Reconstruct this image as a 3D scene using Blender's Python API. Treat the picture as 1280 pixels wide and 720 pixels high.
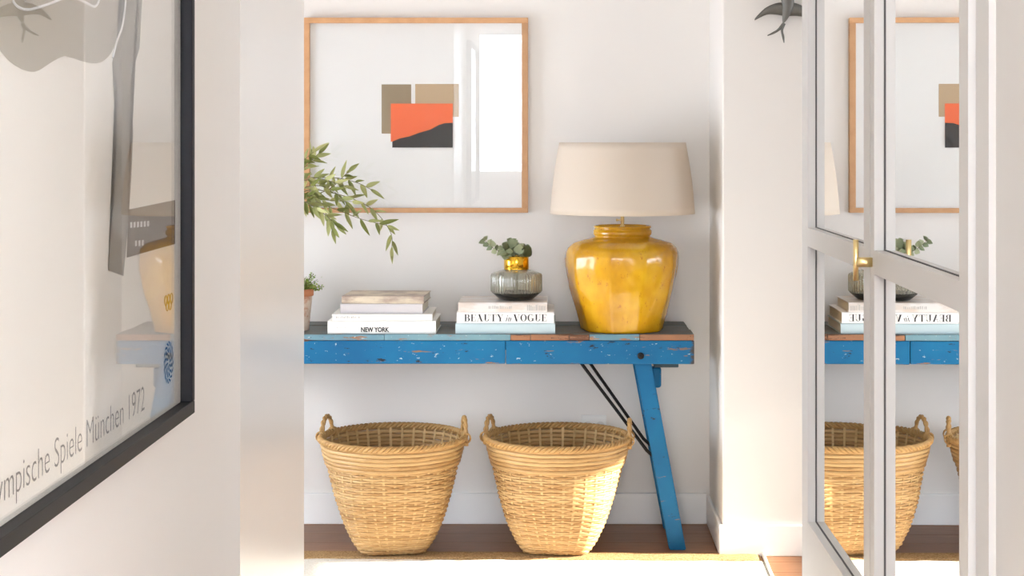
import bpy, bmesh, math, random
from mathutils import Vector, Matrix, noise
random.seed(7)
PI = math.pi
scene = bpy.context.scene
C = scene.collection
for o in list(bpy.data.objects):
    bpy.data.objects.remove(o)

# ------------------------------------------------------------------ camera, world, sun, exposure
F, VX, VY, EYE = 2100.0, 695.5, 177.0, 1.433      # focal length, vanishing point in photo pixels, eye height
cam = bpy.data.cameras.new('camera')
cam.sensor_width = 36.0
cam.lens = 36.0 * F / 1280.0
cam.shift_x = -(VX - 640.0) / 1280.0
cam.shift_y = (VY - 360.0) / 1280.0
cam.clip_start = 0.05
camo = bpy.data.objects.new('camera', cam)
camo.location = (0, 0, EYE)
camo.rotation_euler = (PI / 2, 0, 0)
C.objects.link(camo)
scene.camera = camo

world = bpy.data.worlds.new('sky')
scene.world = world
world.use_nodes = True
bg = world.node_tree.nodes['Background']
bg.inputs['Color'].default_value = (0.85, 0.95, 1.09, 1)
bg.inputs['Strength'].default_value = 14.5

sun = bpy.data.lights.new('sun', 'SUN')
sun.energy = 24.0
sun.angle = 0.012
sun.color = (1.0, 0.93, 0.82)
suno = bpy.data.objects.new('sun', sun)
SUN_DIR = Vector((-1.0, 0.02, -0.33))
suno.rotation_euler = SUN_DIR.to_track_quat('-Z', 'Y').to_euler()
suno.location = (6, 2, 5)
C.objects.link(suno)

def portal(name, loc, rot, sx, sy):
    l = bpy.data.lights.new(name, 'AREA')
    l.shape = 'RECTANGLE'; l.size = sx; l.size_y = sy
    l.cycles.is_portal = True
    o = bpy.data.objects.new(name, l)
    o.location = loc; o.rotation_euler = rot
    C.objects.link(o)

vs = scene.view_settings
scene.display_settings.display_device = 'sRGB'
vs.view_transform = 'Standard'
vs.look = 'None'
vs.exposure = 0.4
vs.gamma = 1.0
vs.use_curve_mapping = False

# ------------------------------------------------------------------ helpers
def at(px, py, Y):
    return Vector(((px - VX) * Y / F, Y, EYE - (py - VY) * Y / F))

def lin(c):
    return tuple((v / 12.92 if v <= 0.04045 else ((v + 0.055) / 1.055) ** 2.4) for v in c)

def rgb(r, g, b):
    return lin((r / 255, g / 255, b / 255)) + (1,)

def obj(name, bm, m, parent=None, smooth=False, recalc=True):
    if recalc:
        bmesh.ops.recalc_face_normals(bm, faces=bm.faces)
    me = bpy.data.meshes.new(name)
    bm.to_mesh(me); bm.free()
    if smooth:
        me.polygons.foreach_set('use_smooth', [True] * len(me.polygons))
    if m is not None:
        me.materials.append(m)
    o = bpy.data.objects.new(name, me)
    C.objects.link(o)
    if parent is not None:
        o.parent = parent
    return o

def thing(name, label, cat, loc=(0, 0, 0), rotz=0, group=None):
    o = bpy.data.objects.new(name, None)
    o.empty_display_size = 0.1
    C.objects.link(o)
    o.location = loc; o.rotation_euler = (0, 0, rotz)
    return tag(o, label, cat, group)

def tag(o, label, cat, group=None):
    o['label'] = label; o['category'] = cat
    if group: o['group'] = group
    return o

def struct(name, bm, m, parent=None, label=None, cat=None):
    o = obj(name, bm, m, parent)
    if parent is None:
        o['kind'] = 'structure'
    if label: o['label'] = label
    if cat: o['category'] = cat
    return o

def box(bm, x0, x1, y0, y1, z0, z1):
    vs_ = [bm.verts.new((x, y, z)) for z in (z0, z1) for y in (y0, y1) for x in (x0, x1)]
    for f in ((0, 1, 3, 2), (4, 6, 7, 5), (0, 4, 5, 1), (2, 3, 7, 6), (0, 2, 6, 4), (1, 5, 7, 3)):
        bm.faces.new([vs_[i] for i in f])
    return vs_

def B(x0, x1, y0, y1, z0, z1, bev=0.0, seg=2):
    bm = bmesh.new()
    box(bm, x0, x1, y0, y1, z0, z1)
    if bev > 0:
        bmesh.ops.recalc_face_normals(bm, faces=bm.faces)
        bmesh.ops.bevel(bm, geom=bm.edges[:], offset=bev, segments=seg, profile=0.5, affect='EDGES')
    return bm

def lathe(bm, prof, n=64, fr=None, cap0=True, cap1=True):
    """prof: list of (r, z); fr(theta, r, z) -> r"""
    rings = []
    for r, z in prof:
        ring = []
        for i in range(n):
            t = 2 * PI * i / n
            rr = fr(t, r, z) if fr else r
            ring.append(bm.verts.new((rr * math.cos(t), rr * math.sin(t), z)))
        rings.append(ring)
    for a, b in zip(rings, rings[1:]):
        for i in range(n):
            j = (i + 1) % n
            bm.faces.new((a[i], a[j], b[j], b[i]))
    if cap0: bm.faces.new(rings[0][::-1])
    if cap1: bm.faces.new(rings[-1])
    return rings

def tube(bm, pts, r, n=8, closed=False, flat=1.0, up=None):
    """tube along pts; r is a number or a list of radii"""
    pts = [Vector(p) for p in pts]
    N = len(pts)
    rings = []
    prev = None
    for i, p in enumerate(pts):
        if closed:
            t = (pts[(i + 1) % N] - pts[i - 1])
        else:
            t = pts[min(i + 1, N - 1)] - pts[max(i - 1, 0)]
        t = t.normalized() if t.length > 1e-9 else Vector((0, 0, 1))
        if up is not None:
            a = Vector(up)
        elif prev is None:
            a = Vector((0, 0, 1)) if abs(t.z) < 0.9 else Vector((1, 0, 0))
        else:
            a = prev
        u = (a - t * a.dot(t)).normalized()
        prev = u
        v = t.cross(u)
        rr = r[i] if isinstance(r, (list, tuple)) else r
        rings.append([bm.verts.new(p + u * rr * math.cos(2 * PI * k / n) + v * rr * flat * math.sin(2 * PI * k / n)) for k in range(n)])
    rng = range(N) if closed else range(N - 1)
    for i in rng:
        a, b = rings[i], rings[(i + 1) % N]
        for k in range(n):
            bm.faces.new((a[k], a[(k + 1) % n], b[(k + 1) % n], b[k]))
    if not closed:
        bm.faces.new(rings[0][::-1]); bm.faces.new(rings[-1])

def bezier_pts(ps, n):
    """Catmull-Rom through ps"""
    ps = [Vector(p) for p in ps]
    q = [2 * ps[0] - ps[1]] + ps + [2 * ps[-1] - ps[-2]]
    out = []
    seg = len(ps) - 1
    for i in range(n + 1):
        s = i / n * seg
        k = min(int(s), seg - 1); t = s - k
        a, b, c, d = q[k:k + 4]
        out.append(0.5 * ((2 * b) + (c - a) * t + (2 * a - 5 * b + 4 * c - d) * t * t + (3 * b - a - 3 * c + d) * t ** 3))
    return out

# ------------------------------------------------------------------ materials
def mat(name, col, rough=0.5, metal=0.0, spec=0.5, coat=0.0):
    m = bpy.data.materials.new(name); m.use_nodes = True
    p = m.node_tree.nodes['Principled BSDF']
    p.inputs['Base Color'].default_value = col
    p.inputs['Roughness'].default_value = rough
    p.inputs['Metallic'].default_value = metal
    p.inputs['Specular IOR Level'].default_value = spec
    if coat:
        p.inputs['Coat Weight'].default_value = coat
        p.inputs['Coat Roughness'].default_value = 0.05
    return m

def nd(m, t, **kw):
    n = m.node_tree.nodes.new(t)
    for k, v in kw.items():
        if hasattr(n, k) and k not in n.inputs: setattr(n, k, v)
        else: n.inputs[k].default_value = v
    return n

def lk(m, a, b): m.node_tree.links.new(a, b)

def coords(m, scale=(1, 1, 1), space='Object'):
    tc = nd(m, 'ShaderNodeTexCoord'); mp = nd(m, 'ShaderNodeMapping')
    mp.inputs['Scale'].default_value = scale
    lk(m, tc.outputs[space], mp.inputs['Vector'])
    return mp.outputs['Vector']

def noise_tex(m, vec, scale, detail=3, rough=0.5):
    n = nd(m, 'ShaderNodeTexNoise')
    n.inputs['Scale'].default_value = scale; n.inputs['Detail'].default_value = detail; n.inputs['Roughness'].default_value = rough
    lk(m, vec, n.inputs['Vector'])
    return n.outputs['Fac']

def ramp(m, fac, stops, interp='LINEAR'):
    r = nd(m, 'ShaderNodeValToRGB')
    r.color_ramp.interpolation = interp
    el = r.color_ramp.elements
    while len(el) < len(stops): el.new(0.5)
    for e, (p, c) in zip(el, stops):
        e.position = p; e.color = c
    lk(m, fac, r.inputs['Fac'])
    return r.outputs['Color']

def mixc(m, fac, a, b):
    n = nd(m, 'ShaderNodeMix', data_type='RGBA')
    if isinstance(fac, float): n.inputs[0].default_value = fac
    else: lk(m, fac, n.inputs[0])
    for s, v in ((6, a), (7, b)):
        if isinstance(v, tuple): n.inputs[s].default_value = v
        else: lk(m, v, n.inputs[s])
    return n.outputs[2]

def base(m, col): lk(m, col, m.node_tree.nodes['Principled BSDF'].inputs['Base Color'])

def bump(m, h, strength=0.3, dist=0.002):
    b = nd(m, 'ShaderNodeBump'); b.inputs['Strength'].default_value = strength; b.inputs['Distance'].default_value = dist
    lk(m, h, b.inputs['Height']); lk(m, b.outputs['Normal'], m.node_tree.nodes['Principled BSDF'].inputs['Normal'])

W1, W0 = (1, 1, 1, 1), (0, 0, 0, 1)

def paint(name, col, rough=0.7, b=0.06):
    m = mat(name, col, rough, spec=0.3)
    bump(m, noise_tex(m, coords(m), 60, 3), b, 0.001)
    return m

M_wall = paint('wall_paint', rgb(236, 231, 225))
M_wall_l = paint('corridor_paint', rgb(248, 243, 236))
M_ceil = paint('ceiling_paint', rgb(244, 242, 238))
M_trim = mat('trim_gloss_paint', rgb(250, 246, 240), 0.26, spec=0.5)
M_base = mat('baseboard_paint', rgb(249, 248, 245), 0.35)
M_door = paint('wardrobe_paint', rgb(213, 209, 203), 0.42, 0.03)
M_mirror = mat('mirror_silver', (0.95, 0.955, 0.95, 1), 0.0, 1.0)
M_brass = mat('brushed_brass', rgb(250, 226, 164), 0.32, 1.0)
M_iron = mat('black_iron', rgb(34, 31, 30), 0.5, 0.6)
M_black = mat('black_frame', rgb(22, 21, 24), 0.5, spec=.25)
M_white = mat('white_card', rgb(238, 237, 234), 0.8, spec=0.1)
M_cream_paper = mat('poster_paper', rgb(247, 242, 232), 0.8, spec=0.1)

def glass_mat(name, tint=(1, 1, 1, 1)):
    m = bpy.data.materials.new(name); m.use_nodes = True
    nt = m.node_tree
    nt.nodes.remove(nt.nodes['Principled BSDF'])
    out = nt.nodes['Material Output']
    tr = nd(m, 'ShaderNodeBsdfTransparent'); tr.inputs['Color'].default_value = tint
    gl = nd(m, 'ShaderNodeBsdfGlossy'); gl.inputs['Roughness'].default_value = 0.0
    fr = nd(m, 'ShaderNodeFresnel')
    ge = nd(m, 'ShaderNodeNewGeometry')
    io = nd(m, 'ShaderNodeMapRange')
    io.inputs['To Min'].default_value = 1.5; io.inputs['To Max'].default_value = 1 / 1.5
    lk(m, ge.outputs['Backfacing'], io.inputs['Value']); lk(m, io.outputs['Result'], fr.inputs['IOR'])
    mx = nd(m, 'ShaderNodeMixShader')
    lk(m, fr.outputs['Fac'], mx.inputs['Fac']); lk(m, tr.outputs['BSDF'], mx.inputs[1]); lk(m, gl.outputs['BSDF'], mx.inputs[2])
    lk(m, mx.outputs['Shader'], out.inputs['Surface'])
    return m
M_glass = glass_mat('clear_pane')

def wood(name, c0, c1, scale=(1, 12, 12), rough=0.45, ns=6):
    m = mat(name, c0, rough)
    v = coords(m, scale)
    n = noise_tex(m, v, ns, 5, 0.6)
    col = ramp(m, n, [(0.3, c0), (0.7, c1)])
    oi = nd(m, 'ShaderNodeObjectInfo')
    hs = nd(m, 'ShaderNodeHueSaturation')
    mr = nd(m, 'ShaderNodeMapRange'); mr.inputs['To Min'].default_value = 0.82; mr.inputs['To Max'].default_value = 1.15
    lk(m, oi.outputs['Random'], mr.inputs['Value']); lk(m, mr.outputs['Result'], hs.inputs['Value']); lk(m, col, hs.inputs['Color'])
    base(m, hs.outputs['Color'])
    bump(m, n, 0.1, 0.001)
    return m
M_floor = wood('oak_floor', rgb(126, 84, 54), rgb(156, 108, 72))
M_oak = wood('oak_frame_wood', rgb(196, 146, 100), rgb(212, 164, 118), (3, 3, 3), 0.5)

# ------------------------------------------------------------------ the room
YB = 6.31            # back wall
XL = -0.545          # corridor wall with the poster
XD = 0.479           # front plane of the wardrobe doors
XP, YP = 0.575, 5.815  # pier corner
RX, LX, Y0, ZC = 4.0, -3.0, -2.0, 2.75
YL, YR = 3.63, 3.303
sub = B(LX - .2, RX + .2, Y0 - .2, YB + .2, -0.2, -0.012)
floor = struct('floor', sub, mat('subfloor', rgb(70, 48, 34), 0.8))
bmp = B(-0.9, 0.9, -0.069, 0.069, -0.012, 0.0, 0.0015, 1)
plank0 = obj('floor_plank', bmp, M_floor, floor)
k = 0
y = Y0 - .1
row = 0
while y < YB + .1:
    x = LX - .2 + (row * 0.67) % 1.8 + 0.0
    for i in range(-1, 4):
        cx = x + i * 1.801
        if cx < LX - 1.0 or cx > RX + 1.0: continue
        o = plank0 if k == 0 else plank0.copy()
        if k: C.objects.link(o); o.parent = floor
        o.location = (cx, y, 0); k += 1
    y += 0.1385; row += 1

def wall(name, axis, c, t, a0, a1, openings, m, z0=0.0, z1=ZC):
    """a wall in the plane axis=c with thickness t (signed), from a0 to a1, openings [(a0,a1,z0,z1)]"""
    bm = bmesh.new()
    def bb(p0, p1, q0, q1):
        if p1 - p0 < 1e-6 or q1 - q0 < 1e-6: return
        lo, hi = min(c, c + t), max(c, c + t)
        if axis == 'x': box(bm, lo, hi, p0, p1, q0, q1)
        else: box(bm, p0, p1, lo, hi, q0, q1)
    cur = a0
    for (o0, o1, q0, q1) in sorted(openings):
        bb(cur, o0, z0, z1); bb(o0, o1, z0, q0); bb(o0, o1, q1, z1); cur = o1
    bb(cur, a1, z0, z1)
    return struct(name, bm, m)

M_win = mat('window_paint', rgb(240, 238, 234), 0.4)
wcount = [0]
def window(axis, c, t, a0, a1, z0, z1, nv=2, nh=2, into=1):
    """frame with mullions and panes in the opening; into = sign of the room side"""
    wcount[0] += 1
    bm = bmesh.new()
    lo, hi = c + t * 0.35, c + t * 0.65
    lo, hi = min(lo, hi), max(lo, hi)
    def bb(b, p0, p1, q0, q1, l=lo, h=hi):
        if axis == 'x': box(b, l, h, p0, p1, q0, q1)
        else: box(b, p0, p1, l, h, q0, q1)
    w = 0.055
    bb(bm, a0, a0 + w, z0, z1); bb(bm, a1 - w, a1, z0, z1); bb(bm, a0 + w, a1 - w, z0, z0 + w); bb(bm, a0 + w, a1 - w, z1 - w, z1)
    root = struct('window_%d' % wcount[0], bm, M_win)
    mid = (lo + hi) / 2
    for i in range(1, nv):
        p = a0 + w + (a1 - a0 - 2 * w) * i / nv
        b = bmesh.new(); bb(b, p - .02, p + .02, z0 + w, z1 - w, mid - .015, mid + .015); obj('mullion', b, M_win, root)
    for j in range(1, nh):
        q = z0 + w + (z1 - z0 - 2 * w) * j / nh
        b = bmesh.new(); bb(b, a0 + w, a1 - w, q - .018, q + .018, mid - .014, mid + .014); obj('glazing_bar', b, M_win, root)
    for i in range(nv):
        for j in range(nh):
            p0 = a0 + w + (a1 - a0 - 2 * w) * i / nv; p1 = a0 + w + (a1 - a0 - 2 * w) * (i + 1) / nv
            q0 = z0 + w + (z1 - z0 - 2 * w) * j / nh; q1 = z0 + w + (z1 - z0 - 2 * w) * (j + 1) / nh
            b = bmesh.new(); bb(b, p0, p1, q0, q1, mid - .002, mid + .002); obj('pane', b, M_glass, root)
    ac, zc = (a0 + a1) / 2, (z0 + z1) / 2
    out = c + t * 0.9
    if axis == 'x':
        portal('window_portal', (out, ac, zc), (0, PI / 2 * (-into), 0), z1 - z0, a1 - a0)
    else:
        portal('window_portal', (ac, out, zc), (PI / 2 * into, 0, 0), a1 - a0, z1 - z0)
    return root

struct('ceiling', B(LX - .2, RX + .2, Y0 - .2, YB + .2, ZC, ZC + .2), M_ceil)
struct('wall_back', B(LX - .2, XP + .05, YB, YB + .2, 0, ZC), M_wall)
struct('wall_right_pier', B(XP, RX + .2, YP, YB + .2, 0, ZC, 0.006), M_wall)
WL = (4.3, 5.8, 0.05, 1.5); WF = (-2.85, -1.28, 0.05, 1.7); WB = (-0.76, 1.0, 1.12, 2.42); WR = (4.4, 5.8, 1.02, 1.67); WH = (-1.85, 0.50, 0.9, 2.2); WHL_FILL = (-1.7, 0.5, 0.7, 2.2)
wall('wall_left_far', 'x', LX, -0.2, YL - .2, YB, [WL], M_wall); window('x', LX, -0.2, *WL, 2, 2, 1)
wall('wall_left_front', 'y', YL, -0.2, LX, XL - .16, [WF], M_wall); window('y', YL, -0.2, *WF, 2, 2, 1)
wall('wall_behind', 'y', Y0, -0.2, LX, RX, [WB], M_wall); window('y', Y0, -0.2, *WB, 2, 1, 1)
wall('wall_right_far', 'x', RX, 0.2, YR - .2, YP, [WR], M_wall); window('x', RX, 0.2, *WR, 2, 1, -1)
# corridor wall with the poster, painted end lining, and the hall behind the camera
struct('wall_left', B(XL - .16, XL, 0.62, 2.894, 0, ZC), M_wall_l)
struct('trim_1', B(XL - .16, XL, 2.894, YL, 0, ZC, 0.002), M_trim)
wall('wall_left_hall', 'x', LX, -0.2, Y0, YL - .2, [WHL_FILL], M_wall); window('x', LX, -0.2, *WHL_FILL, 2, 1, 1)  # unseen window added as fill light for the wardrobe fronts
wall('wall_right_hall', 'x', 1.1, 0.2, Y0, YR, [WH], M_wall); window('x', 1.1, 0.2, *WH, 2, 1, -1)  # unseen window added to brighten the corridor wall with the poster
struct('wall_right_return', B(1.3, RX + .2, YR - .2, YR, 0, ZC), M_wall)
# baseboards
def board(name, x0, x1, y0, y1, h=0.115):
    struct(name, B(x0, x1, y0, y1, 0, h, 0.003), M_base)
board('baseboard_back', LX, XP - .012, YB - .018, YB)
board('baseboard_pier', XP - .012, RX, YP - .012, YP, .108)
board('baseboard_pier_side', XP - .012, XP, YP, YB - .018, .108)
board('baseboard_left_far', LX, LX + .018, YL, YB - .018)

# ------------------------------------------------------------------ wardrobe with mirrored doors
wd = thing('wardrobe', 'built-in grey painted wardrobe with tall mirrored doors and brass handle', 'wardrobe', (0.5, 2.4, 0))
def wobj(name, bm, m, parent=wd, smooth=False):
    o = obj(name, bm, m, parent, smooth)
    if parent is wd:
        o.location = -wd.location
    return o
YN, YM, YF = 1.929, 2.5635, 3.26    # near hinge, meeting line, far end of the doors
TOP = 2.45
bm = bmesh.new()
box(bm, XD + .004, 1.098, YF, YR, 0, ZC - .002)             # far side and its edge
box(bm, 1.06, 1.098, 1.5, YF, 0, ZC - .002)                 # back
box(bm, XD + .002, 1.06, YN - .06, YN - .003, 0, ZC - .002)   # near post
box(bm, XD + .002, 1.06, YN - .003, YF, TOP, ZC - .002)      # head
wobj('carcass', bm, M_door)
wobj('side_panel', B(XD + .010, 1.06, 1.5, YN - .06, 0, ZC - .002), M_door)
TH = 0.034
M_seal = mat('dark_sealant', rgb(96, 93, 90), .7)
def leaf(y0, y1, s0, s1, rz=0.0, pivot=None):
    """door leaf from y0 (near) to y1 (far); s0, s1 stile widths. Frame mesh + mirrors + lower panel."""
    bm = bmesh.new()
    r0, r1, mz0, mz1, tz = 0.60, 0.708, 1.233, 1.269, TOP - .10
    box(bm, XD, XD + TH, y0, y0 + s0, .03, TOP - .004)
    box(bm, XD, XD + TH, y1 - s1, y1, .03, TOP - .004)
    a, b = y0 + s0, y1 - s1
    for q0, q1 in ((.03, .12), (r0, r1), (mz0, mz1), (tz, TOP - .004)):
        box(bm, XD, XD + TH, a, b, q0, q1)
    d = wobj('door', bm, M_door)
    g = .0005
    for q0, q1 in ((r1, mz0), (mz1, tz)):
        obj('mirror_pane', B(XD + .016, XD + .021, a - g, b + g, q0 - g, q1 + g), M_mirror, d)
    for q0, q1 in ((r1, mz0), (mz1, tz)):
        sm = bmesh.new(); e_ = .0013
        for (ya, yb, za, zb) in ((a, a + e_, q0, q1), (b - e_, b, q0, q1), (a + e_, b - e_, q0, q0 + e_), (a + e_, b - e_, q1 - e_, q1)):
            box(sm, XD + .0145, XD + .0165, ya, yb, za, zb)
        obj('mirror_seal', sm, M_seal, d)
    obj('lower_panel', B(XD + .001, XD + .02, a - g, b + g, .12, r0), M_door, d)
    obj('backing_board', B(XD + .022, XD + .03, a - g, b + g, .12, tz), M_door, d)
    if rz:
        P = Vector((XD, pivot, 0)); R = Matrix.Rotation(rz, 4, 'Z')
        off = -wd.location
        d.matrix_local = Matrix.Translation(P + off) @ R @ Matrix.Translation(-P)
    return d
d1 = leaf(YM + .003, YF - .002, .052, .056)
d2 = leaf(YN, YM - .002, .045, .031, rz=-0.0098, pivot=YM)
# T-bar handle on the meeting stiles
hy = YM - .012
bm = bmesh.new()
tube(bm, [(XD - .024, hy, 1.222), (XD - .024, hy, 1.284)], .0042, 14)
box(bm, XD - .024, XD + .001, hy - .006, hy + .006, 1.243, 1.257)
h = obj('handle', bm, M_brass, d2, True)
h['label'] = 'small polished brass T-bar handle'
bm = bmesh.new()
tube(bm, [(XD - .010, hy - .0075, 1.25), (XD - .010, hy - .0045, 1.25)], .002, 10)
obj('handle_screw', bm, M_brass, d2)

# ------------------------------------------------------------------ poster on the corridor wall
XG = -0.528
PY1, PZ0 = 2.377, 1.0646
PY0, PZ1 = 1.335, 2.03
pf = thing('framed_poster', 'large framed sports games poster in slim black frame on corridor wall', 'poster', (XL, (PY0 + PY1) / 2, PZ0))
def pobj(name, bm, m, parent=pf, smooth=False):
    o = obj(name, bm, m, parent, smooth)
    if parent is pf: o.location = -pf.location
    return o
XFf = -0.515
for (a, b, c, d_) in ((PY0 - .016, PY1 + .016, PZ0 - .018, PZ0), (PY0 - .016, PY1 + .016, PZ1, PZ1 + .018), (PY0 - .016, PY0, PZ0, PZ1), (PY1, PY1 + .016, PZ0, PZ1)):
    pobj('frame_bar', B(XL, XFf, a, b, c, d_, .001, 1), M_black)
pobj('poster_sheet', B(XL + .001, XG - .004, PY0, PY1, PZ0, PZ1), M_cream_paper)
pobj('glass_pane', B(XG - .002, XG, PY0, PY1, PZ0, PZ1), M_glass)
XI = XG - .004
def pp(px, py, lift=.0004):
    Y = XG * F / (px - VX)
    return Vector((XI + lift, Y, EYE - (py - VY) * Y / F))
def flat(name, pts, m, lift=.0004, parent=pf):
    bm = bmesh.new()
    vs_ = [bm.verts.new(pp(x, y_, lift)) for x, y_ in pts]
    bmesh.ops.triangulate(bm, faces=[bm.faces.new(vs_)], ngon_method='EAR_CLIP')
    for f in bm.faces:
        f.normal_update()
        if f.normal.x < 0: f.normal_flip()
    me = bpy.data.meshes.new(name); bm.to_mesh(me); bm.free()
    me.materials.append(m)
    o = bpy.data.objects.new(name, me); C.objects.link(o); o.parent = parent
    if parent is pf: o.location = -pf.location
    return o
M_pg1 = mat('print_grey', rgb(176, 168, 152), 0.8, spec=0.1)
M_pg2 = mat('print_grey_deep', rgb(150, 145, 134), 0.8, spec=0.1)
M_ink = mat('print_ink', rgb(74, 72, 70), 0.8, spec=0.1)
M_nblue = mat('print_blue', rgb(30, 72, 116), 0.8, spec=0.1)
M_gold = mat('print_ochre', rgb(170, 140, 70), 0.8, spec=0.1)
sm2 = lambda pts: [(v_.x, v_.y) for v_ in bezier_pts([Vector((x, y_, 0)) for x, y_ in pts], 40)]
flat('printed_shape', [(-40, -90)] + sm2([(-40, 26), (-8, 48), (18, 78), (46, 90), (70, 77), (86, 70), (108, 77), (126, 79), (140, 70), (150, 50), (158, 20), (162, 0)]) + [(158, -90)], M_pg1, .0003)
flat('printed_band', [(156, -90), (161.5, 0), (157, 20), (149.5, 50), (144, 78), (146, 120), (150, 160), (149, 200), (146, 250), (139, 338), (158, 345), (163, 290), (168, 220), (170, 165), (167, 110), (169, 90), (178, 60), (181, 0), (181, -90)], M_pg2)
flat('printed_panel', [(164, 262), (222, 250), (222, 305), (162, 322)], mat('print_umber', rgb(122, 112, 100), 0.8, spec=0.1), .0005)
# white contour line
bm = bmesh.new()
line = [pp(x, y_, .0006) for x, y_ in [(22, -30), (20, 0), (36, 12), (62, 6), (90, -4), (108, 2), (122, 8), (128, -4), (134, -40)]]
tube(bm, bezier_pts(line, 50), .0016, 5)
line = [pp(x, y_, .0006) for x, y_ in [(160, -40), (160, 0), (156, 32), (149, 52), (144, 72)]]
tube(bm, bezier_pts(line, 40), .0016, 5)
pobj('printed_line', bm, M_white)
# illegible small print on the dark panel: two rows of short marks
bm = bmesh.new()
for (x0, x1, yy) in ((166, 190, 281), (172, 181, 304)):
    x = x0
    while x < x1:
        a = pp(x, yy - (x - x0) * .08, .0007); b = pp(x + 2.4, yy - 2 - (x - x0) * .08 + random.uniform(-1, 1), .0007)
        box(bm, a.x, a.x + .0002, a.y, b.y, a.z - .004, a.z + .003); x += 4.2
pobj('small_print', bm, M_white)

# text as mesh
def text_mesh(body, size, sx=1.0, offset=0.0, spacing=1.0, align='LEFT'):
    cu = bpy.data.curves.new('t', 'FONT')
    cu.body = body; cu.size = size; cu.offset = offset; cu.space_character = spacing; cu.align_x = align
    o = bpy.data.objects.new('t', cu); C.objects.link(o)
    dg = bpy.context.evaluated_depsgraph_get()
    me = bpy.data.meshes.new_from_object(o.evaluated_get(dg))
    bpy.data.objects.remove(o); bpy.data.curves.remove(cu)
    for v in me.vertices: v.co.x *= sx
    return me
def text_obj(name, body, size, m, parent, loc, rot, **kw):
    me = text_mesh(body, size, **kw)
    me.materials.clear(); me.materials.append(m)
    o = bpy.data.objects.new(name, me); C.objects.link(o); o.parent = parent
    o.location = loc; o.rotation_euler = rot
    return o
t_end = pp(184, 517); 
me = text_mesh('Olympische Spiele München 1972', 0.046, 1.0, -0.0006)
wmax = max(v.co.x for v in me.vertices); sxp = 0.622 / wmax
adv = lambda body, **kw: max(v.co.x for v in text_mesh(body, **kw).vertices)
def words(body, size, m, parent, loc, rot, axis, sx, offset):
    done = ''
    for wd_ in body.split(' '):
        x = 0.0
        if done:
            x = adv(done + ' ' + wd_, size=size, sx=sx, offset=offset) - adv(wd_, size=size, sx=sx, offset=offset)
        text_obj('lettering', wd_, size, m, parent, Vector(loc) + Vector(axis) * x, rot, sx=sx, offset=offset)
        done = (done + ' ' + wd_).strip()
words('Olympische Spiele München 1972', 0.046, M_ink, pf, Vector((XI + .0006, t_end.y - 0.622, 1.087)) - pf.location, (PI / 2, 0, PI / 2), (0, 1, 0), sxp, -0.0006)
# rings and radiant emblem
bm = bmesh.new()
rc = pp(214, 378, .0006)
for i in range(5):
    cy_ = rc.y + (i - 2) * .0085; cz_ = rc.z + (.004 if i % 2 == 0 else -.004)
    tube(bm, [(rc.x, cy_ + .007 * math.cos(a * PI / 10), cz_ + .007 * math.sin(a * PI / 10)) for a in range(20)], .0007, 4, True)
pobj('rings_emblem', bm, M_gold)
bm = bmesh.new()
rc = pp(214, 453, .0006)
for r0, r1, n_, tw in ((.005, .0115, 8, .5), (.0135, .0205, 12, .6), (.0225, .029, 16, .7)):
    for i in range(n_):
        a = 2 * PI * i / n_; da = 2 * PI / n_ * .26
        q = []
        for rr, aa in ((r0, a - da), (r0, a + da), (r1, a + tw * .5 + da), (r1, a + tw * .5 - da)):
            q.append(bm.verts.new((rc.x, rc.y + rr * math.cos(aa), rc.z + rr * math.sin(aa))))
        bm.faces.new(q)
pobj('radiant_emblem', bm, M_nblue)

# ------------------------------------------------------------------ big picture on the back wall
YF0 = YB - .030
def pic(px, py, Y=YF0): return at(px, py, Y)
a = at(379, 266, YF0); b = at(660, 22, YF0)
PX0, PX1, PZA, PZB = a.x, b.x, a.z, b.z
fp = thing('framed_picture', 'oak framed abstract paper collage with wide white mat on back wall', 'picture', ((PX0 + PX1) / 2, YB, PZA))
def fobj(name, bm, m, smooth=False):
    o = obj(name, bm, m, fp, smooth); o.location = -fp.location; return o
w = .0235
for (x0, x1, z0, z1) in ((PX0, PX1, PZA, PZA + .018), (PX0, PX1, PZB - .02, PZB), (PX0, PX0 + w, PZA + .018, PZB - .02), (PX1 - w, PX1, PZA + .018, PZB - .02)):
    fobj('frame_bar', B(x0, x1, YF0, YB - .001, z0, z1, .0012, 1), M_oak)
fobj('mat_board', B(PX0 + w * .8, PX1 - w * .8, YF0 + .016, YB - .003, PZA + .01, PZB - .01), M_white)
gl = fobj('glass_pane', B(PX0 + w, PX1 - w, YF0 + .006, YF0 + .008, PZA + .018, PZB - .02), M_glass)
YA = YF0 + .016
def cut(name, pts, m, lift):
    bm = bmesh.new()
    f0 = [bm.verts.new(at(x, y_, YA) + Vector((0, -lift, 0))) for x, y_ in pts]
    f1 = [bm.verts.new(v.co + Vector((0, .0012, 0))) for v in f0]
    bm.faces.new(f0); bm.faces.new(f1[::-1])
    for i in range(len(f0)):
        j = (i + 1) % len(f0)
        bm.faces.new((f0[i], f1[i], f1[j], f0[j]))
    bmesh.ops.recalc_face_normals(bm, faces=bm.faces)
    return fobj(name, bm, m)
def papers(n, c): 
    m = mat(n, c, 0.8, spec=0.1); return m
cut('collage_paper', [(477, 105.5), (514, 105.5), (514, 167), (477, 167)], papers('paper_olive', rgb(150, 133, 106)), .0012)
cut('collage_paper', [(519, 105), (573.5, 105), (573.5, 146), (519, 146)], papers('paper_tan', rgb(190, 165, 132)), .0012)
cut('collage_paper', [(488.5, 129.5), (566, 129.5), (566, 175), (488.5, 177)], papers('paper_orange', rgb(242, 112, 62)), .0026)
edge = [(490.5, 177), (500, 173), (512, 170.5), (524, 166), (538, 162), (548, 156.5), (556, 154), (566, 153.5)]
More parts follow.
